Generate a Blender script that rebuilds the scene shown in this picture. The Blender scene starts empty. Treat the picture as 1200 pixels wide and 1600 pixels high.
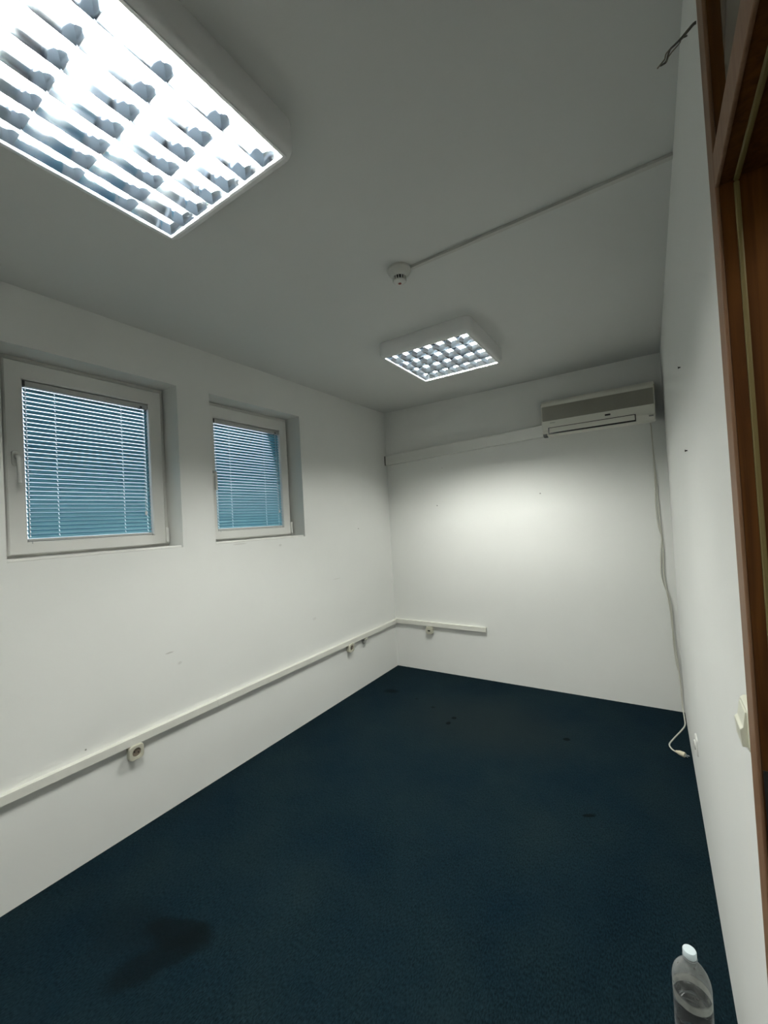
import bpy, bmesh, math, random
from mathutils import Vector, Matrix
random.seed(7)
PI = math.pi
SC = bpy.context.scene
COL = SC.collection

# ------------------------------------------------------------------ camera
W, H = 2.3916, 2.60            # room width and height; left wall x=0, back wall y=0, z up
YF = -4.35                     # wall behind the camera
F_PX = 648.05
pitch, roll, yaw = 1.5912, -0.0558, 0.5699
CAM = Vector((2.2664, -3.6396, 1.4907))
cd = bpy.data.cameras.new('camera')
cd.sensor_fit = 'VERTICAL'
cd.sensor_height = 36.0
cd.lens = F_PX / 1600 * 36.0
cd.clip_start = 0.01
cam = bpy.data.objects.new('camera', cd)
COL.objects.link(cam)
cam.matrix_world = (Matrix.Translation(CAM) @ Matrix.Rotation(yaw, 4, 'Z')
                    @ Matrix.Rotation(pitch, 4, 'X') @ Matrix.Rotation(roll, 4, 'Z'))
SC.camera = cam

# ------------------------------------------------------------------ world, exposure
TUBE = 285.0                    # emission of the fluorescent tubes
SKY = 2.6
wd = bpy.data.worlds.new('world'); SC.world = wd; wd.use_nodes = True
nt = wd.node_tree
bg = nt.nodes['Background']
tc = nt.nodes.new('ShaderNodeTexCoord'); sx = nt.nodes.new('ShaderNodeSeparateXYZ')
rmp = nt.nodes.new('ShaderNodeValToRGB')
rmp.color_ramp.elements[0].position = 0.0; rmp.color_ramp.elements[0].color = (0.84, 0.90, 1.0, 1)
rmp.color_ramp.elements[1].position = 0.8; rmp.color_ramp.elements[1].color = (0.72, 0.82, 1.0, 1)
nt.links.new(tc.outputs['Generated'], sx.inputs[0]); nt.links.new(sx.outputs['Z'], rmp.inputs[0])
nt.links.new(rmp.outputs[0], bg.inputs[0]); bg.inputs[1].default_value = SKY
vs = SC.view_settings
vs.view_transform = 'Standard'; vs.look = 'None'; vs.gamma = 1.0; vs.use_curve_mapping = False
vs.exposure = 0.0
cy = SC.cycles
cy.max_bounces = 7; cy.diffuse_bounces = 4; cy.glossy_bounces = 3; cy.transmission_bounces = 7; cy.transparent_max_bounces = 8
cy.caustics_reflective = False; cy.caustics_refractive = False
cy.use_denoising = True; cy.use_light_tree = False
cy.use_adaptive_sampling = True; cy.adaptive_threshold = 0.02

# ------------------------------------------------------------------ materials
def new_mat(name):
    m = bpy.data.materials.new(name); m.use_nodes = True
    return m, m.node_tree, m.node_tree.nodes['Principled BSDF']

def plain(name, col, rough=0.5, metal=0.0, noise=0.0, nscale=40.0, bump=0.0, bscale=200.0, spec=0.5, coat=0.0):
    m, t, b = new_mat(name)
    b.inputs['Base Color'].default_value = (*col, 1)
    b.inputs['Roughness'].default_value = rough
    b.inputs['Metallic'].default_value = metal
    b.inputs['Specular IOR Level'].default_value = spec
    b.inputs['Coat Weight'].default_value = coat
    if noise or bump:
        co = t.nodes.new('ShaderNodeTexCoord')
    if noise:
        n = t.nodes.new('ShaderNodeTexNoise'); n.inputs['Scale'].default_value = nscale; n.inputs['Detail'].default_value = 4
        r = t.nodes.new('ShaderNodeValToRGB')
        r.color_ramp.elements[0].position = 0.3; r.color_ramp.elements[1].position = 0.7
        r.color_ramp.elements[0].color = (*[c * (1 - noise) for c in col], 1)
        r.color_ramp.elements[1].color = (*[min(1, c * (1 + noise)) for c in col], 1)
        t.links.new(co.outputs['Object'], n.inputs['Vector'])
        t.links.new(n.outputs['Fac'], r.inputs[0]); t.links.new(r.outputs[0], b.inputs['Base Color'])
    if bump:
        n2 = t.nodes.new('ShaderNodeTexNoise'); n2.inputs['Scale'].default_value = bscale; n2.inputs['Detail'].default_value = 3
        bp = t.nodes.new('ShaderNodeBump'); bp.inputs['Strength'].default_value = bump; bp.inputs['Distance'].default_value = 0.002
        t.links.new(co.outputs['Object'], n2.inputs['Vector'])
        t.links.new(n2.outputs['Fac'], bp.inputs['Height']); t.links.new(bp.outputs[0], b.inputs['Normal'])
    return m

def N(t, kind, **kw):
    n = t.nodes.new(kind)
    for k, v in kw.items(): setattr(n, k, v)
    return n

def blob(t, vec, c, rx, ry, rz, soft, distort=0.0, dscale=6.0, rot=0.0):
    """0..1 mask of one ellipsoidal stain at c (object space)"""
    src = vec
    if distort:
        nz = N(t, 'ShaderNodeTexNoise'); nz.inputs['Scale'].default_value = dscale; nz.inputs['Detail'].default_value = 3
        t.links.new(vec, nz.inputs['Vector'])
        s = N(t, 'ShaderNodeVectorMath', operation='SUBTRACT'); s.inputs[1].default_value = (.5, .5, .5)
        t.links.new(nz.outputs['Color'], s.inputs[0])
        k = N(t, 'ShaderNodeVectorMath', operation='SCALE'); k.inputs['Scale'].default_value = distort
        t.links.new(s.outputs[0], k.inputs[0])
        a = N(t, 'ShaderNodeVectorMath', operation='ADD')
        t.links.new(vec, a.inputs[0]); t.links.new(k.outputs[0], a.inputs[1]); src = a.outputs[0]
    mp = N(t, 'ShaderNodeMapping', vector_type='TEXTURE')
    mp.inputs['Location'].default_value = c
    mp.inputs['Rotation'].default_value = (0, 0, rot)
    mp.inputs['Scale'].default_value = (rx, ry, rz)
    t.links.new(src, mp.inputs['Vector'])
    ln = N(t, 'ShaderNodeVectorMath', operation='LENGTH'); t.links.new(mp.outputs[0], ln.inputs[0])
    mr = N(t, 'ShaderNodeMapRange', interpolation_type='SMOOTHSTEP')
    mr.inputs['From Min'].default_value = 1 + soft; mr.inputs['From Max'].default_value = 1 - soft
    mr.inputs['To Min'].default_value = 0; mr.inputs['To Max'].default_value = 1
    t.links.new(ln.outputs['Value'], mr.inputs['Value'])
    return mr.outputs[0]

def mixcol(t, fac, a, b, k=1.0):
    m = N(t, 'ShaderNodeMix', data_type='RGBA')
    if k != 1.0:
        mm = N(t, 'ShaderNodeMath', operation='MULTIPLY'); mm.inputs[1].default_value = k
        t.links.new(fac, mm.inputs[0]); fac = mm.outputs[0]
    t.links.new(fac, m.inputs[0])
    for s, v in ((m.inputs[6], a), (m.inputs[7], b)):
        if isinstance(v, tuple): s.default_value = (*v, 1)
        else: t.links.new(v, s)
    return m.outputs[2]

def wall_mat(name, base, marks=()):
    m, t, b = new_mat(name)
    b.inputs['Roughness'].default_value = 0.75
    b.inputs['Specular IOR Level'].default_value = 0.25
    co = N(t, 'ShaderNodeTexCoord'); v = co.outputs['Object']
    n = N(t, 'ShaderNodeTexNoise'); n.inputs['Scale'].default_value = 1.6; n.inputs['Detail'].default_value = 5
    t.links.new(v, n.inputs['Vector'])
    r = N(t, 'ShaderNodeValToRGB')
    r.color_ramp.elements[0].position = .3; r.color_ramp.elements[0].color = (*[c * .965 for c in base], 1)
    r.color_ramp.elements[1].position = .7; r.color_ramp.elements[1].color = (*base, 1)
    t.links.new(n.outputs['Fac'], r.inputs[0])
    col = r.outputs[0]
    for c, rad, dark, k in marks:
        f = blob(t, v, c, *rad, .35, distort=min(rad) * .8 if max(rad) > .02 else 0, dscale=60)
        col = mixcol(t, f, col, dark, k)
    t.links.new(col, b.inputs['Base Color'])
    n2 = N(t, 'ShaderNodeTexNoise'); n2.inputs['Scale'].default_value = 130; n2.inputs['Detail'].default_value = 3
    n3 = N(t, 'ShaderNodeTexNoise'); n3.inputs['Scale'].default_value = 5; n3.inputs['Detail'].default_value = 2
    t.links.new(v, n2.inputs['Vector']); t.links.new(v, n3.inputs['Vector'])
    bp = N(t, 'ShaderNodeBump'); bp.inputs['Strength'].default_value = .12; bp.inputs['Distance'].default_value = .0015
    bp2 = N(t, 'ShaderNodeBump'); bp2.inputs['Strength'].default_value = .25; bp2.inputs['Distance'].default_value = .006
    t.links.new(n2.outputs['Fac'], bp.inputs['Height']); t.links.new(n3.outputs['Fac'], bp2.inputs['Height'])
    t.links.new(bp2.outputs[0], bp.inputs['Normal']); t.links.new(bp.outputs[0], b.inputs['Normal'])
    return m

WHITE = (0.78, 0.79, 0.765)
GREYM = (0.42, 0.41, 0.38)
M = {}
M['wall_left'] = wall_mat('wall paint left', WHITE, [
    ((0, -2.366, .83), (.03, .022, .004), GREYM, .55), ((0, -2.31, .757), (.03, .012, .008), GREYM, .3),
    ((0, -.555, 1.429), (.01, .006, .004), (.1, .09, .08), .8), ((0, -1.518, 1.353), (.03, .012, .008), GREYM, .35),
    ((0, -1.867, 1.39), (.03, .05, .005), GREYM, .35), ((0, -2.78, .505), (.01, .004, .004), (.12, .11, .1), .8),
    ((0, -1.2, .75), (.03, .02, .01), GREYM, .2), ((0, -.9, 1.02), (.03, .05, .004), GREYM, .22)])
M['wall_back'] = wall_mat('wall paint back', WHITE, [
    ((1.499, 0, 1.644), (.006, .01, .004), (.1, .09, .08), .8), ((.545, 0, 1.605), (.005, .01, .005), (.08, .08, .07), .85),
    ((.62, 0, 1.96), (.005, .01, .004), GREYM, .7)])
M['wall'] = wall_mat('wall paint', WHITE)
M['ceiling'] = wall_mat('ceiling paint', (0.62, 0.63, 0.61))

# carpet
m, t, b = new_mat('carpet'); M['carpet'] = m
b.inputs['Roughness'].default_value = .95; b.inputs['Specular IOR Level'].default_value = .03
co = N(t, 'ShaderNodeTexCoord'); v = co.outputs['Object']
n1 = N(t, 'ShaderNodeTexNoise'); n1.inputs['Scale'].default_value = 2.2; n1.inputs['Detail'].default_value = 6; n1.inputs['Roughness'].default_value = .65
mpg = N(t, 'ShaderNodeMapping'); mpg.inputs['Scale'].default_value = (210, 90, 1)
n2 = N(t, 'ShaderNodeTexNoise'); n2.inputs['Scale'].default_value = 1.0; n2.inputs['Detail'].default_value = 3
t.links.new(v, n1.inputs['Vector']); t.links.new(v, mpg.inputs[0]); t.links.new(mpg.outputs[0], n2.inputs['Vector'])
r1 = N(t, 'ShaderNodeValToRGB')
r1.color_ramp.elements[0].position = .32; r1.color_ramp.elements[0].color = (.0026, .0082, .0132, 1)
r1.color_ramp.elements[1].position = .7; r1.color_ramp.elements[1].color = (.0058, .0128, .0160, 1)
t.links.new(n1.outputs['Fac'], r1.inputs[0])
r2 = N(t, 'ShaderNodeValToRGB')
r2.color_ramp.elements[0].position = .3; r2.color_ramp.elements[0].color = (.40, .42, .45, 1)
r2.color_ramp.elements[1].position = .72; r2.color_ramp.elements[1].color = (1.75, 1.7, 1.65, 1)
t.links.new(n2.outputs['Fac'], r2.inputs[0])
mu = N(t, 'ShaderNodeMix', data_type='RGBA', blend_type='MULTIPLY'); mu.inputs[0].default_value = 1
t.links.new(r1.outputs[0], mu.inputs[6]); t.links.new(r2.outputs[0], mu.inputs[7])
col = mu.outputs[2]
col = mixcol(t, blob(t, v, (1.15, -.75, 0), .55, .35, 1, .6, .25, 4), col, (.0100, .0155, .0165), .6)     # trodden patch
SOIL = (.0022, .0040, .0048); BLK = (.0006, .0012, .0015)
for c, rad, dk, k, dist, rot, soft in [
        ((.70, -2.775, 0), (.135, .060, 1), SOIL, .8, .10, .30, .25), ((.72, -2.87, 0), (.060, .15, 1), SOIL, .7, .08, -.45, .3), ((.50, -2.86, 0), (.16, .10, 1), SOIL, .35, .12, .3, .5),
        ((.28, -.577, 0), (.06, .035, 1), BLK, .75, .05, .3, .5), ((.949, -.88, 0), (.016, .022, 1), BLK, .95, 0, 0, .3),
        ((.955, -.79, 0), (.018, .018, 1), BLK, .95, 0, .4, .3), ((1.721, -.739, 0), (.022, .018, 1), BLK, .95, .01, .3, .3),
        ((1.93, -1.42, 0), (.032, .011, 1), BLK, .95, .015, .5, .3), ((.74, -.70, 0), (.014, .014, 1), BLK, .85, .02, 0, .4),
        ((.55, -.62, 0), (.014, .012, 1), BLK, .6, 0, 0, .3)]:
    col = mixcol(t, blob(t, v, c, *rad, soft, dist, 9, rot), col, dk, k)
t.links.new(col, b.inputs['Base Color'])
bp = N(t, 'ShaderNodeBump'); bp.inputs['Strength'].default_value = .5; bp.inputs['Distance'].default_value = .004
t.links.new(n2.outputs['Fac'], bp.inputs['Height']); t.links.new(bp.outputs[0], b.inputs['Normal'])

def wood_mat(name, dark, light, rough=.3):
    m, t, b = new_mat(name)
    b.inputs['Roughness'].default_value = rough; b.inputs['Specular IOR Level'].default_value = .22
    co = N(t, 'ShaderNodeTexCoord'); mp = N(t, 'ShaderNodeMapping'); mp.inputs['Scale'].default_value = (70, 70, 3)
    n = N(t, 'ShaderNodeTexNoise'); n.inputs['Scale'].default_value = 1; n.inputs['Detail'].default_value = 6; n.inputs['Distortion'].default_value = .6
    r = N(t, 'ShaderNodeValToRGB')
    r.color_ramp.elements[0].position = .35; r.color_ramp.elements[0].color = (*dark, 1)
    r.color_ramp.elements[1].position = .68; r.color_ramp.elements[1].color = (*light, 1)
    t.links.new(co.outputs['Object'], mp.inputs[0]); t.links.new(mp.outputs[0], n.inputs['Vector'])
    t.links.new(n.outputs['Fac'], r.inputs[0]); t.links.new(r.outputs[0], b.inputs['Base Color'])
    return m
M['wood'] = wood_mat('varnished wood', (.060, .020, .0035), (.120, .046, .0085), .36)
M['wood_casing'] = wood_mat('wood casing', (.185, .100, .055), (.235, .138, .082), .5)
M['seal'] = plain('olive rubber seal', (.17, .135, .045), .55)
M['upvc'] = plain('window plastic', (.74, .74, .71), .3, noise=.02, nscale=3)
M['gasket'] = plain('gasket', (.02, .02, .02), .6)
M['plastic'] = plain('white plastic', (.72, .725, .69), .35, noise=.02, nscale=5)
M['conduit'] = plain('grey conduit plastic', (.50, .50, .47), .5)
M['detector'] = plain('aged detector plastic', (.58, .58, .54), .45, noise=.05, nscale=30)
M['trunk'] = plain('trunking plastic', (.70, .70, .645), .38, noise=.025, nscale=8)
M['cream'] = plain('cream plastic', (.70, .70, .59), .38, noise=.025, nscale=8)
M['beige'] = plain('beige plastic', (.50, .49, .40), .4, noise=.04, nscale=20)
M['greyplastic'] = plain('grey plastic', (.33, .33, .31), .5)
M['black'] = plain('black plastic', (.012, .012, .011), .5)
M['recess'] = plain('dark brown recess', (.16, .13, .10), .6)
M['lampbody'] = plain('lamp housing enamel', (.76, .765, .76), .4)
M['alu'] = plain('polished louvre aluminium', (.82, .90, 1.0), .085, metal=1.0)
M['rim'] = plain('louvre rim aluminium', (.86, .87, .88), .35, metal=.6)
M['reflector'] = plain('lamp reflector enamel', (.85, .86, .86), .45)
M['acbody'] = plain('air conditioner plastic', (.70, .69, .62), .4, noise=.02, nscale=4)
M['acgrille'] = plain('air conditioner grille', (.27, .26, .22), .5, noise=.06, nscale=6)
M['acside'] = plain('air conditioner side panel', (.40, .37, .30), .5)
M['steel'] = plain('steel', (.55, .55, .55), .3, metal=1)
M['wire'] = plain('old cable sheath', (.10, .09, .075), .7, noise=.5, nscale=300)
M['strand'] = plain('frayed strand', (.17, .15, .11), .7, noise=.5, nscale=400)
M['cord'] = plain('white cord', (.58, .57, .50), .5)
M['plug'] = plain('yellowed plug', (.62, .57, .42), .45)
M['cap'] = plain('bottle cap', (.70, .80, .84), .4)
M['red'] = plain('red indicator', (.25, .04, .03), .4)
M['concrete'] = plain('yard concrete', (.34, .34, .33), .9, noise=.1, nscale=1)
M['darkwall'] = plain('corridor paint', (.5, .48, .44), .8, noise=.03, nscale=2)

m, t, b = new_mat('blue slat enamel'); M['slat'] = m
b.inputs['Base Color'].default_value = (.30, .60, .70, 1); b.inputs['Roughness'].default_value = .35
tl = N(t, 'ShaderNodeBsdfTranslucent'); tl.inputs[0].default_value = (.30, .62, .74, 1)
mx = N(t, 'ShaderNodeMixShader'); mx.inputs[0].default_value = .25
t.links.new(b.outputs[0], mx.inputs[1]); t.links.new(tl.outputs[0], mx.inputs[2])
t.links.new(mx.outputs[0], t.nodes['Material Output'].inputs[0])
M['blindwhite'] = plain('blind cord white', (.85, .85, .84), .5)
M['headrail'] = plain('blind rail grey', (.50, .51, .50), .4)

m, t, b = new_mat('window pane'); M['glass'] = m
tr = N(t, 'ShaderNodeBsdfTransparent'); tr.inputs[0].default_value = (.93, .95, .95, 1)
gl = N(t, 'ShaderNodeBsdfGlossy'); gl.inputs['Roughness'].default_value = .02
fr = N(t, 'ShaderNodeFresnel'); fr.inputs[0].default_value = 1.45
mx = N(t, 'ShaderNodeMixShader')
t.links.new(fr.outputs[0], mx.inputs[0]); t.links.new(tr.outputs[0], mx.inputs[1]); t.links.new(gl.outputs[0], mx.inputs[2])
t.links.new(mx.outputs[0], t.nodes['Material Output'].inputs[0])

m, t, b = new_mat('transom frosted pane'); M['transom'] = m
b.inputs['Base Color'].default_value = (.34, .32, .27, 1); b.inputs['Roughness'].default_value = .12

m, t, b = new_mat('clear bottle plastic'); M['pet'] = m           # thin wall: see-through with a gloss
tr = N(t, 'ShaderNodeBsdfTransparent'); tr.inputs[0].default_value = (.93, .95, .96, 1)
lw = N(t, 'ShaderNodeFresnel'); lw.inputs[0].default_value = 1.5
b.inputs['Base Color'].default_value = (.6, .63, .65, 1); b.inputs['Roughness'].default_value = .08
mm = N(t, 'ShaderNodeMath', operation='MULTIPLY_ADD'); mm.inputs[1].default_value = 1.0; mm.inputs[2].default_value = .05; mm.use_clamp = True
t.links.new(lw.outputs[0], mm.inputs[0])
mx = N(t, 'ShaderNodeMixShader'); t.links.new(mm.outputs[0], mx.inputs[0]); t.links.new(tr.outputs[0], mx.inputs[1]); t.links.new(b.outputs[0], mx.inputs[2])
t.links.new(mx.outputs[0], t.nodes['Material Output'].inputs[0])
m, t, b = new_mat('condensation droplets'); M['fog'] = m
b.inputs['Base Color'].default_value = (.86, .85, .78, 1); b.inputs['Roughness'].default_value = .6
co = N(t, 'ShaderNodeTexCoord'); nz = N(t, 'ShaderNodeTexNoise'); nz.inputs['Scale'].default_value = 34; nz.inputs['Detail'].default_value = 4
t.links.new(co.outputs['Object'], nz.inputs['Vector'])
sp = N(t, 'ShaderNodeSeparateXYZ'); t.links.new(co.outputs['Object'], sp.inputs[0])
band = N(t, 'ShaderNodeMapRange', interpolation_type='SMOOTHSTEP')           # bright refracted crescent at the water line, painted in as a denser ring
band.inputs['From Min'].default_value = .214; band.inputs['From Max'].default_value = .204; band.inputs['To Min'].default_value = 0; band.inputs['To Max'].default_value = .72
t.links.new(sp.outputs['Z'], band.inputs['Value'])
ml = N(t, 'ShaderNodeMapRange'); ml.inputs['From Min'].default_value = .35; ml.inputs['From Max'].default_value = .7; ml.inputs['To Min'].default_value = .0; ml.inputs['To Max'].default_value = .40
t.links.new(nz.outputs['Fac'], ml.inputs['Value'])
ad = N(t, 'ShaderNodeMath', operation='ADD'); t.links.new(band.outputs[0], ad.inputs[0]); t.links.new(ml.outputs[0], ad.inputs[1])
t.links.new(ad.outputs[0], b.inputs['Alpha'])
m, t, b = new_mat('water'); M['water'] = m
b.inputs['Base Color'].default_value = (.95, .98, .98, 1); b.inputs['Roughness'].default_value = .0
b.inputs['Transmission Weight'].default_value = 1; b.inputs['IOR'].default_value = 1.33

def emis(name, col, s):
    m, t, b = new_mat(name)
    b.inputs['Base Color'].default_value = (.9, .9, .9, 1)
    b.inputs['Emission Color'].default_value = (*col, 1); b.inputs['Emission Strength'].default_value = s
    return m
M['tube'] = emis('fluorescent tube', (.995, 1.0, .935), TUBE)

# ------------------------------------------------------------------ mesh helpers
def finish(name, bm, mat, parent=None, smooth=False, bevel=0.0, seg=2, autosmooth=40):
    bmesh.ops.recalc_face_normals(bm, faces=bm.faces)
    me = bpy.data.meshes.new(name); bm.to_mesh(me); bm.free()
    o = bpy.data.objects.new(name, me); COL.objects.link(o)
    mats = mat if isinstance(mat, (list, tuple)) else [mat]
    for mm in mats: me.materials.append(M[mm])
    if parent is not None: o.parent = parent
    if smooth:
        for p in me.polygons: p.use_smooth = True
        try: me.set_sharp_from_angle(angle=math.radians(autosmooth))
        except Exception: pass
    if bevel:
        md = o.modifiers.new('bevel', 'BEVEL'); md.width = bevel; md.segments = seg; md.limit_method = 'ANGLE'
    return o

def box(bm, x0, x1, y0, y1, z0, z1):
    vs = [bm.verts.new((x, y, z)) for x in (x0, x1) for y in (y0, y1) for z in (z0, z1)]
    for f in ((0, 1, 3, 2), (4, 6, 7, 5), (0, 4, 5, 1), (2, 3, 7, 6), (0, 2, 6, 4), (1, 5, 7, 3)):
        bm.faces.new([vs[i] for i in f])

def boxes(*bs):
    bm = bmesh.new()
    for b_ in bs: box(bm, *b_)
    return bm

def tube(bm, pts, r, seg=8, cap=True, radii=None):
    pts = [Vector(p) for p in pts]; rings = []
    up = Vector((0.13, 0.27, 1)).normalized()
    for i, p in enumerate(pts):
        d = (pts[min(i + 1, len(pts) - 1)] - pts[max(i - 1, 0)]).normalized()
        if abs(d.dot(up)) > .95: a = d.cross(Vector((1, .1, 0))).normalized()
        else: a = d.cross(up).normalized()
        c = d.cross(a).normalized(); rr = radii[i] if radii else r
        rings.append([bm.verts.new(p + (a * math.cos(2 * PI * k / seg) + c * math.sin(2 * PI * k / seg)) * rr) for k in range(seg)])
    for i in range(len(rings) - 1):
        # align rings to avoid twist
        best = min(range(seg), key=lambda s: sum((rings[i][k].co - rings[i + 1][(k + s) % seg].co).length for k in range(0, seg, 2)))
        rings[i + 1] = rings[i + 1][best:] + rings[i + 1][:best]
        for k in range(seg):
            bm.faces.new((rings[i][k], rings[i][(k + 1) % seg], rings[i + 1][(k + 1) % seg], rings[i + 1][k]))
    if cap:
        bm.faces.new(rings[0]); bm.faces.new(rings[-1])

def spline(pts, n=8):
    pts = [Vector(p) for p in pts]; out = []
    for i in range(len(pts) - 1):
        p0 = pts[max(i - 1, 0)]; p1 = pts[i]; p2 = pts[i + 1]; p3 = pts[min(i + 2, len(pts) - 1)]
        for k in range(n):
            s = k / n
            out.append(.5 * ((2 * p1) + (-p0 + p2) * s + (2 * p0 - 5 * p1 + 4 * p2 - p3) * s * s + (-p0 + 3 * p1 - 3 * p2 + p3) * s ** 3))
    out.append(pts[-1]); return out

def lathe(bm, prof, c=(0, 0, 0), seg=32, axis='Z', cap0=True, cap1=True):
    """prof: list of (r, h) along the axis"""
    rings = []
    for r, h in prof:
        ring = []
        for k in range(seg):
            a = 2 * PI * k / seg; u, w_ = r * math.cos(a), r * math.sin(a)
            p = {'Z': (u, w_, h), 'X': (h, u, w_), 'Y': (u, h, w_)}[axis]
            ring.append(bm.verts.new((p[0] + c[0], p[1] + c[1], p[2] + c[2])))
        rings.append(ring)
    for i in range(len(rings) - 1):
        for k in range(seg):
            bm.faces.new((rings[i][k], rings[i][(k + 1) % seg], rings[i + 1][(k + 1) % seg], rings[i + 1][k]))
    if cap0: bm.faces.new(rings[0])
    if cap1: bm.faces.new(rings[-1])

def rrect(w, h, r, n=5):
    """rounded rectangle outline centred at 0"""
    out = []
    for cx, cy, a0 in ((w / 2 - r, h / 2 - r, 0), (-w / 2 + r, h / 2 - r, PI / 2), (-w / 2 + r, -h / 2 + r, PI), (w / 2 - r, -h / 2 + r, 1.5 * PI)):
        for k in range(n + 1):
            a = a0 + PI / 2 * k / n; out.append((cx + r * math.cos(a), cy + r * math.sin(a)))
    return out

def loft(bm, loops, cap0=True, cap1=True):
    rings = [[bm.verts.new(p) for p in l] for l in loops]
    n = len(rings[0])
    for i in range(len(rings) - 1):
        for k in range(n):
            bm.faces.new((rings[i][k], rings[i][(k + 1) % n], rings[i + 1][(k + 1) % n], rings[i + 1][k]))
    if cap0: bm.faces.new(rings[0])
    if cap1: bm.faces.new(rings[-1])

def tag(o, label=None, cat=None, group=None, kind=None):
    if label: o['label'] = label
    if cat: o['category'] = cat
    if group: o['group'] = group
    if kind: o['kind'] = kind
    return o

def empty(name, loc, rz=0.0):
    o = bpy.data.objects.new(name, None); COL.objects.link(o)
    o.location = loc; o.rotation_euler = (0, 0, rz); o.empty_display_size = .05
    return o

def share(src, parent, loc=None):
    c = src.copy(); COL.objects.link(c); c.parent = parent
    if loc is not None: c.location = loc
    return c

# ------------------------------------------------------------------ the room
WIN = [(-3.035, -2.257), (-2.045, -1.257)]          # y ranges of the two window openings
ZB, ZT = 1.402, 2.340                               # sill and head of the openings
WT = .178                                            # outer wall thickness
DY0, DY1, DZ = -3.70, -2.845, 1.958                 # doorway in the right wall, with a transom above
TZ0, TZ1 = 2.010, 2.40
floor = finish('floor', boxes((-.02, W + 1.5, YF - .1, .02, -.12, 0)), 'carpet')
tag(floor, 'worn dark blue carpet floor with stains', 'floor', kind='structure')
ceil = finish('ceiling', boxes((-.02, W + 1.5, YF - .1, .02, H, H + .12)), 'ceiling')
tag(ceil, 'plain white painted ceiling', 'ceiling', kind='structure')
ya, yb, yc, yd = WIN[0][0], WIN[0][1], WIN[1][0], WIN[1][1]
wl = finish('wall_left', boxes((-WT, 0, YF - .1, .3, -.12, ZB), (-WT, 0, YF - .1, .3, ZT, H + .12), (-WT, 0, YF - .1, ya, ZB, ZT),
                               (-WT, 0, yb, yc, ZB, ZT), (-WT, 0, yd, .3, ZB, ZT)), 'wall_left')
tag(wl, 'white wall with two deep-set windows', 'wall', kind='structure')
wb = finish('wall_back', boxes((0, W + 1.5, 0, .3, -.12, H + .12)), 'wall_back')
tag(wb, 'white end wall carrying the air conditioner', 'wall', kind='structure')
RT = .12
wr = finish('wall_right', boxes((W, W + RT, DY1 + .04, 0, 0, H), (W, W + RT, YF, DY0 - .04, 0, H), (W, W + RT, DY0 - .04, DY1 + .04, TZ1 + .03, H)), 'wall')
tag(wr, 'white wall with the doorway', 'wall', kind='structure')
wf = finish('wall_front', boxes((0, W + 1.5, YF - .1, YF, 0, H)), 'wall')
tag(wf, 'white wall opposite the air conditioner', 'wall', kind='structure')
wc = finish('wall_corridor', boxes((W + 1.4, W + 1.5, YF, 0, 0, H)), 'darkwall')
tag(wc, 'corridor wall beyond the doorway', 'wall', kind='structure')
gr = finish('ground', boxes((-14, -WT, -14, 10, -.5, -.35)), 'concrete')
tag(gr, 'concrete yard outside the windows', 'ground', kind='structure')

# lamp on the corridor ceiling
la = bpy.data.lights.new('corridor_lamp', 'AREA'); la.shape = 'RECTANGLE'; la.size = .5; la.size_y = .5; la.energy = 10; la.color = (1, .93, .8)
lo = bpy.data.objects.new('corridor_lamp', la); COL.objects.link(lo); lo.location = (W + .75, -3.35, H - .03)

# ------------------------------------------------------------------ door frame with transom
door = empty('door_1', (W, (DY0 + DY1) / 2, 0)); tag(door, 'varnished brown wooden door frame with a pane above', 'door frame', kind='structure')
def dpart(name, bm, mat, bevel=0.0):
    o = finish(name, bm, mat, None, bevel=bevel)
    o.parent = door; o.matrix_parent_inverse = Matrix.Translation(-door.location)
    return o
XC = W - .015; XS = W + .0050
# casings (facing the room), each a board
dpart('casing', boxes((XC - .001, XC + .004, DY1, DY1 + .05, 0, TZ1 + .05)), 'wood_casing', .0015)
dpart('casing', boxes((XC - .001, XC + .004, DY0 - .05, DY0, 0, TZ1 + .05)), 'wood_casing', .0015)
dpart('casing', boxes((XC - .001, XC + .004, DY0, DY1, TZ1, TZ1 + .05)), 'wood_casing', .0015)
dpart('transom_bar', boxes((XC - .001, XC + .004, DY0, DY1, DZ, TZ0)), 'wood_casing', .0015)
# frame behind the casings
dpart('jamb', boxes((XC + .004, XS, DY1, DY1 + .048, 0, TZ1 + .045)), 'wood')
dpart('jamb', boxes((XC + .004, XS, DY0 - .048, DY0, 0, TZ1 + .045)), 'wood')
dpart('jamb_head', boxes((XC + .004, XS, DY0, DY1, TZ1, TZ1 + .045)), 'wood')
dpart('transom_rail', boxes((XC + .004, XS, DY0, DY1, DZ + .002, TZ0 - .002)), 'wood')
dpart('rebate', boxes((XS, W + RT, DY1 + .004, DY1 + .048, 0, TZ1 + .045)), 'wood')
dpart('rebate', boxes((XS, W + RT, DY0 - .048, DY0 - .004, 0, TZ1 + .045)), 'wood')
dpart('rebate', boxes((XS, W + RT, DY0, DY1, DZ + .006, TZ0 - .002)), 'wood')
dpart('seal', boxes((XS, XS + .007, DY1 - .001, DY1 + .006, 0, DZ)), 'seal', .002)
dpart('seal', boxes((XS, XS + .007, DY0 - .006, DY0 + .001, 0, DZ)), 'seal', .002)
dpart('seal', boxes((XS, XS + .007, DY0, DY1, DZ - .001, DZ + .006)), 'seal', .002)
dpart('transom_pane', boxes((XS, XS + .005, DY0, DY1, TZ0 - .002, TZ1)), 'transom')
dpart('strike_plate', boxes((XC + .005, XS - .001, DY1 - .0015, DY1 + .001, .90, 1.10)), 'black')
o = dpart('screw', boxes((XC + .0125, XC + .0155, DY1 - .0022, DY1 - .0014, 1.07, 1.074)), 'steel')
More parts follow.
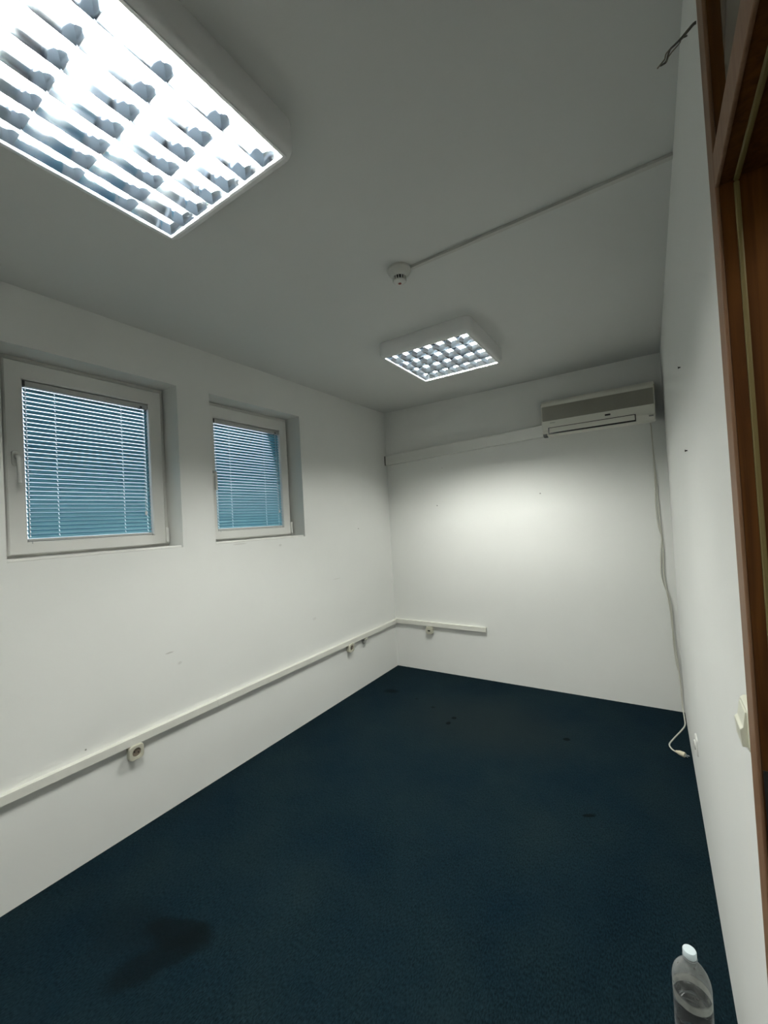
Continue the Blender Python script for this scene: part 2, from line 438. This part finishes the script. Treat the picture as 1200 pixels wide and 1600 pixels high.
o = dpart('screw', boxes((XC + .0135, XC + .0165, DY1 - .0022, DY1 - .0014, 1.012, 1.016)), 'steel')

# ------------------------------------------------------------------ windows and blinds
def frame_ring(x0, x1, oy0, oy1, oz0, oz1, iy0, iy1, iz0, iz1, ch=0.0):
    """hollow rectangular frame between x0 (back) and x1 (front)"""
    bm = bmesh.new()
    def rect(x, y0, y1, z0, z1): return [(x, y0, z0), (x, y1, z0), (x, y1, z1), (x, y0, z1)]
    loops = [rect(x0, oy0, oy1, oz0, oz1), rect(x1 - ch, oy0, oy1, oz0, oz1), rect(x1, oy0 + ch, oy1 - ch, oz0 + ch, oz1 - ch),
             rect(x1, iy0 - ch, iy1 + ch, iz0 - ch, iz1 + ch), rect(x1 - ch, iy0, iy1, iz0, iz1), rect(x0, iy0, iy1, iz0, iz1)]
    rings = [[bm.verts.new(p) for p in l] for l in loops]; rings.append(rings[0])
    for i in range(len(rings) - 1):
        for k in range(4):
            bm.faces.new((rings[i][k], rings[i][(k + 1) % 4], rings[i + 1][(k + 1) % 4], rings[i + 1][k]))
    return bm

SL_W, PITCH, TILT = .025, .0200, math.radians(53)
def slat_mesh(y0, y1, holes):
    bm = bmesh.new()
    ys = [y0, y1]
    for h in holes: ys += [h - .0016, h + .0016]
    ys = sorted(ys); ns = 6; grid = {}
    prof = []
    for j in range(ns + 1):
        s = (j / ns - .5) * SL_W; zc = .0016 * (1 - (2 * j / ns - 1) ** 2)      # convex side up/outside
        # inner edge (towards the room, +x) low, outer edge high
        prof.append((s * math.cos(TILT) - zc * math.sin(TILT) * -1 * 0 , -s * math.sin(TILT), zc))
    for side in (0, 1):
        off = .00025 if side else -.00025
        for i, y in enumerate(ys):
            for j, (x, z, zc) in enumerate(prof):
                nx, nz = math.sin(TILT), math.cos(TILT)
                grid[side, i, j] = bm.verts.new((x - nx * -(zc + off), y, z + nz * (zc + off)))
    def solid(i, j):
        mid = (ys[i] + ys[i + 1]) / 2
        return not (any(abs(mid - h) < .0014 for h in holes) and j in (1, 2, 3))
    for i in range(len(ys) - 1):
        for j in range(ns):
            if not solid(i, j): continue
            bm.faces.new([grid[1, i, j], grid[1, i + 1, j], grid[1, i + 1, j + 1], grid[1, i, j + 1]])
            bm.faces.new([grid[0, i, j], grid[0, i, j + 1], grid[0, i + 1, j + 1], grid[0, i + 1, j]])
    me = bpy.data.meshes.new('slat'); bm.to_mesh(me); bm.free()
    for p in me.polygons: p.use_smooth = True
    me.materials.append(M['slat'])
    return me

def window(n, y0, y1, label, blabel, hs):
    w = empty('window_%d' % n, (-.16, (y0 + y1) / 2, ZB)); tag(w, label, 'window', kind='structure')
    def part(name, bm, mat, root=w, **k):
        o = finish(name, bm, mat, None, **k); o.parent = root
        o.matrix_parent_inverse = Matrix.Translation(-root.location); return o
    s0, s1 = y0 + .040, y1 - .030            # sash outer y
    sz0, sz1 = ZB + .024, ZT - .026
    g0, g1 = s0 + .068, s1 - .070            # glazing opening
    gz0, gz1 = 1.484, 2.232
    part('outer_frame', frame_ring(-.174, -.148, y0, y1, ZB, ZT, y0 + .06, y1 - .06, ZB + .06, ZT - .06, .003), 'upvc')
    part('sash', frame_ring(-.170, -.118, s0, s1, sz0, sz1, g0, g1, gz0, gz1, .005), 'upvc')
    part('gasket', frame_ring(-.160, -.154, g0 - .001, g1 + .001, gz0 - .001, gz1 + .001, g0 + .006, g1 - .006, gz0 + .006, gz1 - .006), 'gasket')
    part('pane', boxes((-.166, -.161, g0 - .004, g1 + .004, gz0 - .004, gz1 + .004)), 'glass')
    part('bottom_ledge', boxes((-.150, -.012, y0 + .001, y1 - .001, ZB, ZB + .012)), 'upvc', bevel=.003)
    # handle on the left stile, hinge low on the right
    hy = s0 + .034; hz = 1.862
    bm = bmesh.new(); loft(bm, [[(-.118, hy + a, hz + b_) for a, b_ in rrect(.030, .068, .013)], [(-.109, hy + a, hz + b_) for a, b_ in rrect(.030, .068, .013)], [(-.107, hy + a, hz + b_) for a, b_ in rrect(.026, .064, .012)]])
    h = part('handle', bm, 'upvc', smooth=True)
    bm = bmesh.new(); tube(bm, spline([(-.108, hy, hz + .004), (-.088, hy, hz + .004), (-.076, hy, hz - .006), (-.074, hy + .001, hz - .04), (-.076, hy + .002, hz - .115)], 6), .0095, 10,
                           radii=None)
    lv = finish('lever', bm, 'upvc', None, smooth=True); lv.parent = h
    part('hinge', boxes((-.125, -.108, s1 - .004, s1 + .012, sz0 + .012, sz0 + .095), (-.122, -.106, s1 + .002, s1 + .010, sz0 + .004, sz0 + .012)), 'upvc', bevel=.003)
    part('hinge_pin', boxes((-.120, -.110, s1 + .002, s1 + .012, sz0 + .018, sz0 + .026)), 'black')
    # the blind
    bl = empty('venetian_blind', (-.138, (g0 + g1) / 2, gz0)); tag(bl, blabel, 'blind', 'window blinds')
    def bpart(name, bm, mat, **k): return part(name, bm, mat, root=bl, **k)
    top = gz1 - .004; bx = -.138
    bpart('headrail', boxes((bx - .013, bx + .012, g0 + .003, g1 - .003, top - .026, top)), 'headrail', bevel=.002)
    bpart('end_cap', boxes((bx - .0135, bx + .0125, g0 + .001, g0 + .012, top - .0262, top + .0005)), 'black')
    bpart('end_cap', boxes((bx - .0135, bx + .0125, g1 - .045, g1 - .034, top - .0262, top - .014)), 'black')
    holes = [g0 + d for d in hs]
    me = slat_mesh(g0 + .006, g1 - .006, holes)
    nsl = int((top - .040 - gz0 - .022) / PITCH) + 1
    for k in range(nsl):
        o = bpy.data.objects.new('slat', me); COL.objects.link(o); o.parent = bl
        zz = top - .040 - k * PITCH
        o.location = (bx - bl.location.x, 0 - bl.location.y, zz - bl.location.z)
        o.rotation_euler = (0, math.radians(random.uniform(-1.5, 1.5)), 0)
    bpart('bottom_rail', boxes((bx - .010, bx + .012, g0 + .005, g1 - .005, gz0 + .001, gz0 + .013)), 'headrail', bevel=.003)
    for h_ in holes:
        bm = bmesh.new(); tube(bm, [(bx, h_, top - .026), (bx, h_, gz0 + .012)], .0008, 6)
        bpart('ladder_cord', bm, 'blindwhite')
    bm = bmesh.new(); tube(bm, [(bx + .013, g0 + .010, top - .026), (bx + .014, g0 + .010, gz0 + .02)], .0009, 6); bpart('guide_cord', bm, 'blindwhite')
    bm = bmesh.new(); tube(bm, spline([(bx + .012, g1 - .040, top - .020), (bx + .016, g1 - .037, 1.95), (bx + .016, g1 - .038, 1.62)], 6), .0009, 6)
    pc = bpart('pull_cord', bm, 'blindwhite')
    bm = bmesh.new(); lathe(bm, [(.002, 1.62), (.005, 1.615), (.006, 1.600), (.003, 1.595)], (bx + .017, g1 - .038, 0), 10)
    kn = finish('pull_knob', bm, 'blindwhite', None, smooth=True); kn.parent = pc
    bm = bmesh.new(); lathe(bm, [(.006, g0 + .014), (.006, g0 + .018)], (bx + .016, 0, gz0 - .006), 12, 'Y'); bpart('hold_down', bm, 'headrail')

window(1, *WIN[0], 'white plastic tilting window nearest the big ceiling light',
       'blue slatted venetian blind on the window with the visible handle', [.016, .128, .428, .548])
window(2, *WIN[1], 'white plastic tilting window nearer the air conditioner',
       'blue slatted venetian blind on the window nearer the room corner', [.016, .128, .428, .548])

# ------------------------------------------------------------------ ceiling lights
LW, LD, LZ = .605, .635, 2.513
def make_light():
    root = empty('ceiling_light', (0, 0, H))
    def P(name, bm, mat, **k): return finish(name, bm, mat, root, **k)
    z0 = LZ - H
    def lp(w_, d_, r_, z): return [(a, b_, z) for a, b_ in rrect(w_, d_, r_, 6)]
    bm = bmesh.new()
    iw, idp = .552, .578
    loft(bm, [lp(LW, LD, .045, 0), lp(LW, LD, .045, z0 + .022), lp(LW - .008, LD - .008, .042, z0 + .009), lp(LW - .024, LD - .024, .036, z0 + .001),
              lp(iw + .006, idp + .006, .006, z0), lp(iw + .006, idp + .006, .006, -.004)], cap0=False, cap1=False)
    P('housing', bm, 'lampbody', smooth=True, autosmooth=50)
    P('reflector', boxes((-iw / 2 - .004, iw / 2 + .004, -idp / 2 - .004, idp / 2 + .004, -.008, -.003)), 'reflector')
    # bright rim round the louvre
    for nm, b_ in (('rim', (-iw / 2 - .003, iw / 2 + .003, -idp / 2 - .003, -idp / 2 + .005, z0 - .003, z0 + .030)),
                   ('rim', (-iw / 2 - .003, iw / 2 + .003, idp / 2 - .005, idp / 2 + .003, z0 - .003, z0 + .030)),
                   ('rim', (-iw / 2 - .003, -iw / 2 + .005, -idp / 2, idp / 2, z0 - .003, z0 + .030)),
                   ('rim', (iw / 2 - .005, iw / 2 + .003, -idp / 2, idp / 2, z0 - .003, z0 + .030))):
        P(nm, boxes(b_), 'rim')
    ch = idp / 4
    # tubes
    bm = bmesh.new(); lathe(bm, [(.013, -.270), (.013, .270)], (0, 0, 0), 12, 'X')
    t0 = finish('fluorescent_tube', bm, 'tube', root, smooth=True); t0.location = (0, -1.5 * ch, z0 + .056)
    for k in range(1, 4): share(t0, root, (0, (k - 1.5) * ch, z0 + .056))
    # lengthwise dividers: curved V pointing down
    def vee(length, hw, hgt, along, pw=1.5):
        bm = bmesh.new(); zs = [0, .25, .5, .75, 1.0]; A = []
        for e in (-length / 2, length / 2):
            ring = []
            for s in zs: ring.append((.0006 + hw * s ** pw, s * hgt))
            pts = [(-w_, z) for w_, z in ring] + [(w_, z) for w_, z in reversed(ring)]
            A.append([bm.verts.new((e, w_, z) if along == 'X' else (w_, e, z)) for w_, z in pts])
        n = len(A[0])
        for k in range(n): bm.faces.new((A[0][k], A[0][(k + 1) % n], A[1][(k + 1) % n], A[1][k]))
        bm.faces.new(A[0]); bm.faces.new(A[1]); return bm
    d0 = finish('louvre_divider', vee(iw - .002, .012, .040, 'X'), 'alu', root, smooth=True, autosmooth=50); d0.location = (0, -ch, z0)
    for k in (0, 1): share(d0, root, (0, k * ch, z0))
    for sg in (-1, 1):                                   # half reflectors along the two long sides
        bm = bmesh.new(); zs = [0, .25, .5, .75, 1.0]
        pr_ = [(.004 + .014 * q ** 1.5, q * .040) for q in zs] + [(-.001, .040), (-.001, 0)]
        loft(bm, [[(e, sg * (idp / 2 - w_), z0 + z) for w_, z in pr_] for e in (-iw / 2 + .004, iw / 2 - .004)])
        finish('side_reflector', bm, 'alu', root, smooth=True, autosmooth=50)
    for sg in (-1, 1):                                   # half blades at the two ends
        bm = bmesh.new()
        pr_ = [(.004 + .010 * q ** 1.2, q * .034) for q in zs] + [(-.001, .034), (-.001, 0)]
        loft(bm, [[(sg * (iw / 2 - w_), e, z0 + z) for w_, z in pr_] for e in (-idp / 2 + .004, idp / 2 - .004)])
        finish('end_reflector', bm, 'alu', root, smooth=True, autosmooth=50)
    nc = 7; cw = iw / nc
    b0 = finish('louvre_blade', vee(ch - .004, .0095, .034, 'Y', 1.2), 'alu', root, smooth=True, autosmooth=50)
    first = True
    for r_ in range(4):
        for c_ in range(1, nc):
            loc = (-iw / 2 + c_ * cw, (r_ - 1.5) * ch, z0 + .0005)
            if first: b0.location = loc; first = False
            else: share(b0, root, loc)
    return root
L1 = make_light(); L1.location = (1.198, -3.098, H)
tag(L1, 'large bright louvred fluorescent ceiling light nearest the camera', 'ceiling light', 'square louvred ceiling lights')
L2 = L1.copy(); COL.objects.link(L2)
for ch_ in list(L1.children): share(ch_, L2)
L2.location = (1.186, -1.135, H)
L2['label'] = 'smaller-looking louvred ceiling light farther off, near the smoke detector'

# ------------------------------------------------------------------ smoke detector and its conduit
sd = empty('smoke_detector', (1.392, -2.040, H)); tag(sd, 'round white smoke detector with dark slots on the ceiling', 'smoke detector')
bm = bmesh.new(); lathe(bm, [(.052, 0), (.053, -.010), (.050, -.014), (.046, -.022), (.036, -.034), (.030, -.037)], seg=36); finish('base', bm, 'detector', sd, smooth=True)
bm = bmesh.new(); lathe(bm, [(.0265, -.036), (.0235, -.054)], seg=30); finish('chamber', bm, 'black', sd, smooth=True)
for k in range(14):
    a = 2 * PI * (k + .35) / 14
    if k == 0:
        bm = boxes((.0235, .0300, -.0022, .0022, -.056, -.034)); rib = finish('rib', bm, 'detector', sd); rib.rotation_euler = (0, 0, a)
    else:
        o = share(rib, sd); o.rotation_euler = (0, 0, a)
bm = bmesh.new(); lathe(bm, [(.0285, -.053), (.028, -.058), (.022, -.062), (.012, -.064)], seg=30); finish('cap', bm, 'detector', sd, smooth=True)
bm = bmesh.new(); lathe(bm, [(.0075, -.0635), (.0070, -.0655)], seg=16); finish('indicator', bm, 'red', sd, smooth=True)
cn = empty('cable_conduit', (1.92, -2.025, H)); tag(cn, 'thin white cable conduit running across the ceiling to the smoke detector', 'conduit')
finish('channel', boxes((-.475, .4716, -.008, .008, -.0075, 0)), 'conduit', cn)
finish('cover', boxes((-.475, .4716, -.0095, .0095, -.012, -.0075)), 'conduit', cn, bevel=.0015)

# ------------------------------------------------------------------ air conditioner
ac = empty('air_conditioner', (1.965, 0, 2.10)); tag(ac, 'cream wall-mounted split air conditioner with a grey grille', 'air conditioner')
X0, X1 = -.380, .372
prof = [(0, .004), (-.115, -.016), (-.165, -.010), (-.188, .030), (-.193, .095), (-.193, .214), (-.188, .238), (-.165, .262), (0, .270)]   # (y, z-2.10)
bm = bmesh.new()
loft(bm, [[(X0, y, z) for y, z in prof], [(X1, y, z) for y, z in prof]])
finish('body', bm, 'acbody', ac, bevel=.008, seg=3)
finish('side_panel', boxes((X0 - .0015, X0 + .004, -.187, -.004, .090, .236)), 'acside', ac, bevel=.001)
finish('side_panel', boxes((X1 - .004, X1 + .0015, -.187, -.004, .090, .236)), 'acside', ac, bevel=.001)
gp = finish('grille', boxes((X0 + .006, X1 - .006, -.1965, -.190, .098, .212)), 'acgrille', ac, bevel=.003)
bm = bmesh.new()
for k in range(12): box(bm, X0 + .035, X1 - .050, -.1985, -.196, .104 + k * .0088, .1075 + k * .0088)
finish('grille_bar', bm, 'acgrille', gp)
def sl(f):  # point on the slanted lower front, f=0 at z=.030 -> z=.095
    return (-.188 - .005 * f, .030 + .065 * f)
# outlet slot and louvre flap
finish('outlet', boxes((X0 + .045, X1 - .118, -.1915, -.150, -.004, .045)), 'black', ac)
fl = finish('louvre_flap', boxes((X0 + .052, X1 - .124, -.1955, -.190, .004, .040)), 'acbody', ac, bevel=.0015)
finish('badge', boxes((.062, .098, -.1965, -.190, .066, .078)), 'black', ac, bevel=.002)
finish('indicator', boxes((X1 - .040, X1 - .012, -.1945, -.188, .012, .022)), 'greyplastic', ac, bevel=.002)
finish('maker_strip', boxes((X0 + .060, X0 + .098, -.1955, -.190, .078, .082)), 'greyplastic', ac)
finish('corner_foot', boxes((X0 + .001, X0 + .030, -.172, -.120, -.020, .004)), 'black', ac, bevel=.003)

# ------------------------------------------------------------------ trunkings
def prism(bm, a, b_, wz, dep, axis):
    """bar from a to b_ on a wall; axis = unit vector out of the wall"""
    a, b_, n = Vector(a), Vector(b_), Vector(axis); up = Vector((0, 0, wz / 2))
    L = []
    for p in (a, b_): L.append([bm.verts.new(p - up), bm.verts.new(p - up + n * dep), bm.verts.new(p + up + n * dep), bm.verts.new(p + up)])
    for k in range(4): bm.faces.new((L[0][k], L[0][(k + 1) % 4], L[1][(k + 1) % 4], L[1][k]))
    bm.faces.new(L[0]); bm.faces.new(L[1])

t1 = empty('cable_trunking', (0, -2.0, .455)); tag(t1, 'long white cable trunking along the window wall above the floor', 'trunking')
def seg_l(root, y0, y1):
    bm = bmesh.new(); prism(bm, (0, y0, 0), (0, y1, 0), .040, .016, (1, 0, 0)); finish('channel', bm, 'trunk', root)
    bm = bmesh.new(); prism(bm, (.016, y0, -.0005), (.016, y1, -.0005), .0405, .010, (1, 0, 0)); return finish('cover', bm, 'trunk', root, bevel=.002)
seg_l(t1, -2.30, -.095); seg_l(t1, -.093, 2.0)
finish('joint_cover', boxes((0, .0275, -.100, -.092, -.0215, .0215)), 'trunk', t1, bevel=.001)
t2 = empty('cable_trunking', (0, 0, .4625)); tag(t2, 'short white cable trunking on the end wall ending beside the corner', 'trunking')
bm = bmesh.new(); prism(bm, (.026, 0, 0), (.965, 0, -.007), .042, .016, (0, -1, 0)); finish('channel', bm, 'trunk', t2)
bm = bmesh.new(); prism(bm, (.026, -.016, 0), (.965, -.016, -.007), .0425, .010, (0, -1, 0)); finish('cover', bm, 'trunk', t2, bevel=.002)
finish('end_opening', boxes((.9652, .9656, -.022, -.004, -.024, .010)), 'greyplastic', t2)
finish('corner_piece', boxes((0, .030, -.030, 0, -.024, .024)), 'trunk', t2, bevel=.002)
t3 = empty('pipe_trunking', (.8, 0, 2.13)); tag(t3, 'wide white pipe trunking sloping up to the air conditioner', 'trunking')
bm = bmesh.new(); prism(bm, (-.788, 0, -.030), (.790, 0, .026), .094, .030, (0, -1, 0)); finish('channel', bm, 'plastic', t3)
bm = bmesh.new(); prism(bm, (-.788, -.030, -.030), (.790, -.030, .026), .097, .012, (0, -1, 0)); finish('cover', bm, 'plastic', t3, bevel=.003)
finish('end_gap', boxes((-.7985, -.7885, -.040, -.002, -.077, .017)), 'black', t3)

# ------------------------------------------------------------------ sockets and switch
def socket_round(loc, rz, label, name='wall_socket'):
    """surface box; local +x is out of the wall"""
    s = empty(name, loc, rz); tag(s, label, 'socket')
    def lp(w_, r_, x): return [(x, a, b_) for a, b_ in rrect(w_, w_, r_, 5)]
    bm = bmesh.new(); loft(bm, [lp(.066, .014, 0), lp(.068, .014, .004), lp(.066, .014, .024)]); finish('back_box', bm, 'beige', s, smooth=True)
    bm = bmesh.new()
    o_ = lp(.072, .017, .024); o2 = lp(.072, .017, .031); o3 = lp(.066, .016, .035)
    n = len(o_); ring = lambda r_, x: [(x, r_ * math.cos(2 * PI * (k + 2.5) / n), r_ * math.sin(2 * PI * (k + 2.5) / n)) for k in range(n)]
    loft(bm, [o_, o2, o3, ring(.0215, .035), ring(.0205, .0285)], cap1=False)
    finish('cover', bm, 'beige', s, smooth=True)
    bm = bmesh.new(); lathe(bm, [(.0206, .0280), (.0206, .0290)], seg=24, axis='X'); rc = finish('recess', bm, 'recess', s)
    for sg in (-1, 1):
        bm = bmesh.new(); lathe(bm, [(.0035, .0288), (.0035, .0298)], (0, .0095 * sg, -.004 * sg), 12, 'X'); finish('hole', bm, 'black', rc)
    return s
socket_round((0, -2.573, .400), 0, 'beige round-pin socket under the trunking below the windows, nearest the camera')
s2 = socket_round((0, -.790, .408), 0, 'beige socket under the window-wall trunking, close to the room corner')
so = empty('data_outlet', (.396, 0, .400)); tag(so, 'beige data outlet with one slot under the end-wall trunking', 'outlet')
bm = bmesh.new(); L_ = lambda w_, r_, y: [(a, y, b_) for a, b_ in rrect(w_, w_, r_, 5)]
loft(bm, [L_(.070, .015, 0), L_(.072, .015, -.026), L_(.066, .015, -.034)]); finish('cover', bm, 'beige', so, smooth=True)
finish('slot', boxes((-.013, .013, -.0350, -.033, -.008, .005)), 'black', so)
cl = empty('cable_clamp', (0, -.575, .418)); tag(cl, 'small grey cable clamp hanging under the trunking near the corner', 'clamp')
bm = bmesh.new(); loft(bm, [[(0, -.034, .012), (0, .034, .012), (0, .010, -.040), (0, -.008, -.040)], [(.024, -.030, .012), (.024, .034, .012), (.024, .010, -.034), (.024, -.008, -.034)]])
finish('wedge', bm, 'greyplastic', cl, bevel=.002)
finish('lip', boxes((.020, .030, -.002, .034, .001, .013)), 'cream', cl, bevel=.002)
finish('hole', boxes((.0235, .026, -.030, -.016, -.004, .010)), 'black', cl)
sr = empty('wall_socket', (W, -1.175, .335)); tag(sr, 'flush white socket low on the doorway wall near the power cord', 'socket')
bm = bmesh.new(); RR = lambda w_, r_, x: [(x, a, b_) for a, b_ in rrect(w_, w_, r_, 5)]
loft(bm, [RR(.082, .012, 0), RR(.082, .012, -.005), RR(.076, .011, -.008)]); finish('plate', bm, 'plastic', sr, smooth=True)
bm = bmesh.new(); lathe(bm, [(.022, -.0075), (.022, -.013), (.019, -.014)], seg=24, axis='X'); rg = finish('ring', bm, 'plastic', sr, smooth=True)
bm = bmesh.new(); lathe(bm, [(.017, -.0135), (.017, -.0145)], seg=20, axis='X'); finish('well', bm, 'greyplastic', rg)

sw = empty('light_switch', (W, -2.715, 1.111)); tag(sw, 'cream rocker light switch beside the door casing', 'switch')
bm = bmesh.new(); loft(bm, [RR(.076, .010, 0), RR(.076, .010, -.006), RR(.069, .009, -.011)]); finish('plate', bm, 'cream', sw, smooth=True)
bm = bmesh.new()
rk = [(-.008, .029), (-.013, .029), (-.0165, .004), (-.021, -.0005), (-.019, -.029), (-.008, -.029)]
loft(bm, [[(x, -.028, z) for x, z in rk], [(x, .028, z) for x, z in rk]]); finish('rocker', bm, 'cream', sw, bevel=.001)

# nails in the doorway wall
for loc, lb in (((W, -1.735, 1.999), 'short dark nail high on the doorway wall near the air conditioner'), ((W, -1.785, 1.682), 'small dark nail lower on the doorway wall')):
    nl = empty('nail', loc); tag(nl, lb, 'nail')
    bm = bmesh.new(); lathe(bm, [(.0022, .002), (.0022, -.006)], seg=8, axis='X'); finish('shank', bm, 'black', nl)
    bm = bmesh.new(); lathe(bm, [(.0040, -.0055), (.0040, -.0075)], seg=10, axis='X'); finish('head', bm, 'black', nl)

# ------------------------------------------------------------------ power cord
pc = empty('power_cord', (2.31, -.03, 2.09)); tag(pc, 'white power cord hanging from the air conditioner down to the carpet', 'power cord')
def cpart(name, pts, r, mat='cord', root=pc, seg=8, n=6, radii=None):
    bm = bmesh.new(); tube(bm, spline(pts, n), r, seg); o = finish(name, bm, mat, None, smooth=True); o.parent = root
    o.matrix_parent_inverse = Matrix.Translation(-pc.location); return o
main = [(2.304, -.012, 2.096), (2.307, -.010, 2.06), (2.310, -.006, 1.90), (2.315, -.007, 1.70), (2.319, -.006, 1.50), (2.321, -.008, 1.35), (2.329, -.007, 1.18), (2.322, -.008, 1.02),
        (2.333, -.010, .86), (2.347, -.010, .72), (2.352, -.010, .60), (2.362, -.012, .46), (2.370, -.013, .34), (2.376, -.014, .22), (2.378, -.018, .12), (2.379, -.04, .045),
        (2.382, -.12, .008), (2.379, -.22, .0045), (2.355, -.31, .0045), (2.310, -.44, .0045), (2.283, -.53, .0045), (2.292, -.585, .0045), (2.315, -.625, .009)]
cpart('cable', main, .0042)
cpart('cable_loop', [(2.309, -.012, 1.95), (2.309, -.007, 1.72), (2.303, -.007, 1.52), (2.308, -.008, 1.36), (2.324, -.013, 1.25), (2.313, -.007, 1.14), (2.306, -.007, 1.0),
                     (2.322, -.008, .90), (2.346, -.013, .82), (2.356, -.010, .68), (2.351, -.016, .54), (2.358, -.016, .38), (2.369, -.015, .30)], .0034)
bm = bmesh.new(); d = Vector((.86, -.50, 0)).normalized(); p0 = Vector((2.312, -.620, .012))
tube(bm, [p0, p0 + d * .010, p0 + d * .020, p0 + d * .042, p0 + d * .050], .01, 12, radii=[.006, .009, .0135, .0150, .0140])
pg = finish('plug', bm, 'plug', None, smooth=True); pg.parent = pc; pg.matrix_parent_inverse = Matrix.Translation(-pc.location)
sdv = Vector((-d.y, d.x, 0))
for sg in (-1, 1):
    bm = bmesh.new(); q = p0 + d * .050 + sdv * .0085 * sg; tube(bm, [q, q + d * .019], .0022, 8)
    o = finish('pin', bm, 'steel', None, smooth=True); o.parent = pg

# ------------------------------------------------------------------ frayed cable by the door frame
fw = empty('frayed_cable', (W, -2.66, 2.40)); tag(fw, 'frayed old cable end sticking out of the wall above the doorway', 'cable')
yw = -2.66
def wpart(name, pts, r, mat, radii=None):
    bm = bmesh.new(); sp = spline(pts, 5)
    tube(bm, sp, r, 7); o = finish(name, bm, mat, None, smooth=True); o.parent = fw; o.matrix_parent_inverse = Matrix.Translation(-fw.location); return o
wpart('sheath', [(2.396, yw + .01, 2.394), (2.389, yw, 2.388), (2.379, yw, 2.3815), (2.370, yw, 2.3745), (2.364, yw + .002, 2.372)], .0026, 'wire')
wpart('strand', [(2.368, yw, 2.3735), (2.358, yw, 2.368), (2.350, yw, 2.364), (2.3465, yw, 2.356), (2.343, yw + .004, 2.348), (2.336, yw, 2.343)], .0018, 'wire')
wpart('strand', [(2.368, yw, 2.374), (2.3655, yw, 2.367), (2.360, yw - .003, 2.360), (2.352, yw - .004, 2.3535), (2.346, yw, 2.3505), (2.342, yw, 2.3435)], .0011, 'strand')
wpart('strand', [(2.364, yw, 2.372), (2.352, yw + .004, 2.369), (2.3435, yw + .004, 2.363), (2.341, yw + .003, 2.354), (2.336, yw, 2.347), (2.328, yw, 2.3405)], .0013, 'strand')
wpart('strand', [(2.368, yw, 2.373), (2.374, yw - .002, 2.371), (2.377, yw - .002, 2.3705)], .0014, 'wire')
wpart('strand', [(2.346, yw, 2.356), (2.344, yw + .003, 2.350), (2.338, yw + .002, 2.3445), (2.333, yw, 2.3425)], .0014, 'wire')

# ------------------------------------------------------------------ water bottle
bt = empty('water_bottle', (2.286, -2.297, 0)); tag(bt, 'clear plastic water bottle with a white cap on the carpet by the wall', 'bottle')
R_ = .0435
outer = [(.012, .006), (.028, .002), (.038, .003), (R_, .014), (R_, .040), (R_ - .0025, .046), (R_, .052), (R_, .085), (R_ - .0025, .091), (R_, .097), (R_, .135), (R_ - .0025, .141), (R_, .147),
         (R_, .196), (R_, .230), (R_ - .0015, .243), (.0380, .256), (.0300, .269), (.0215, .279), (.0160, .285), (.0135, .289), (.0135, .294), (.0165, .295), (.0165, .297), (.0130, .298), (.0130, .310)]
bm = bmesh.new(); lathe(bm, outer, seg=40, cap1=False)
finish('body', bm, 'pet', bt, smooth=True)
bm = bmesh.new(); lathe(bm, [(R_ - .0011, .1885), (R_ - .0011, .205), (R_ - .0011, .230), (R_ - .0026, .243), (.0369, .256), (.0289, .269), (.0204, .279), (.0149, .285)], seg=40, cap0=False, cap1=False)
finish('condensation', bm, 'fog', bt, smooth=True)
wi = [(max(r - .0009, .004), h + (.0016 if i < 3 else 0)) for i, (r, h) in enumerate(outer) if h <= .185] + [(R_ - .0009, .188)]
bm = bmesh.new(); lathe(bm, wi, seg=40); finish('water', bm, 'water', bt, smooth=True)
bm = bmesh.new(); lathe(bm, [(.0152, .2985), (.0155, .300), (.0155, .312), (.0142, .3145)], seg=36)
finish('cap', bm, 'cap', bt, smooth=True)
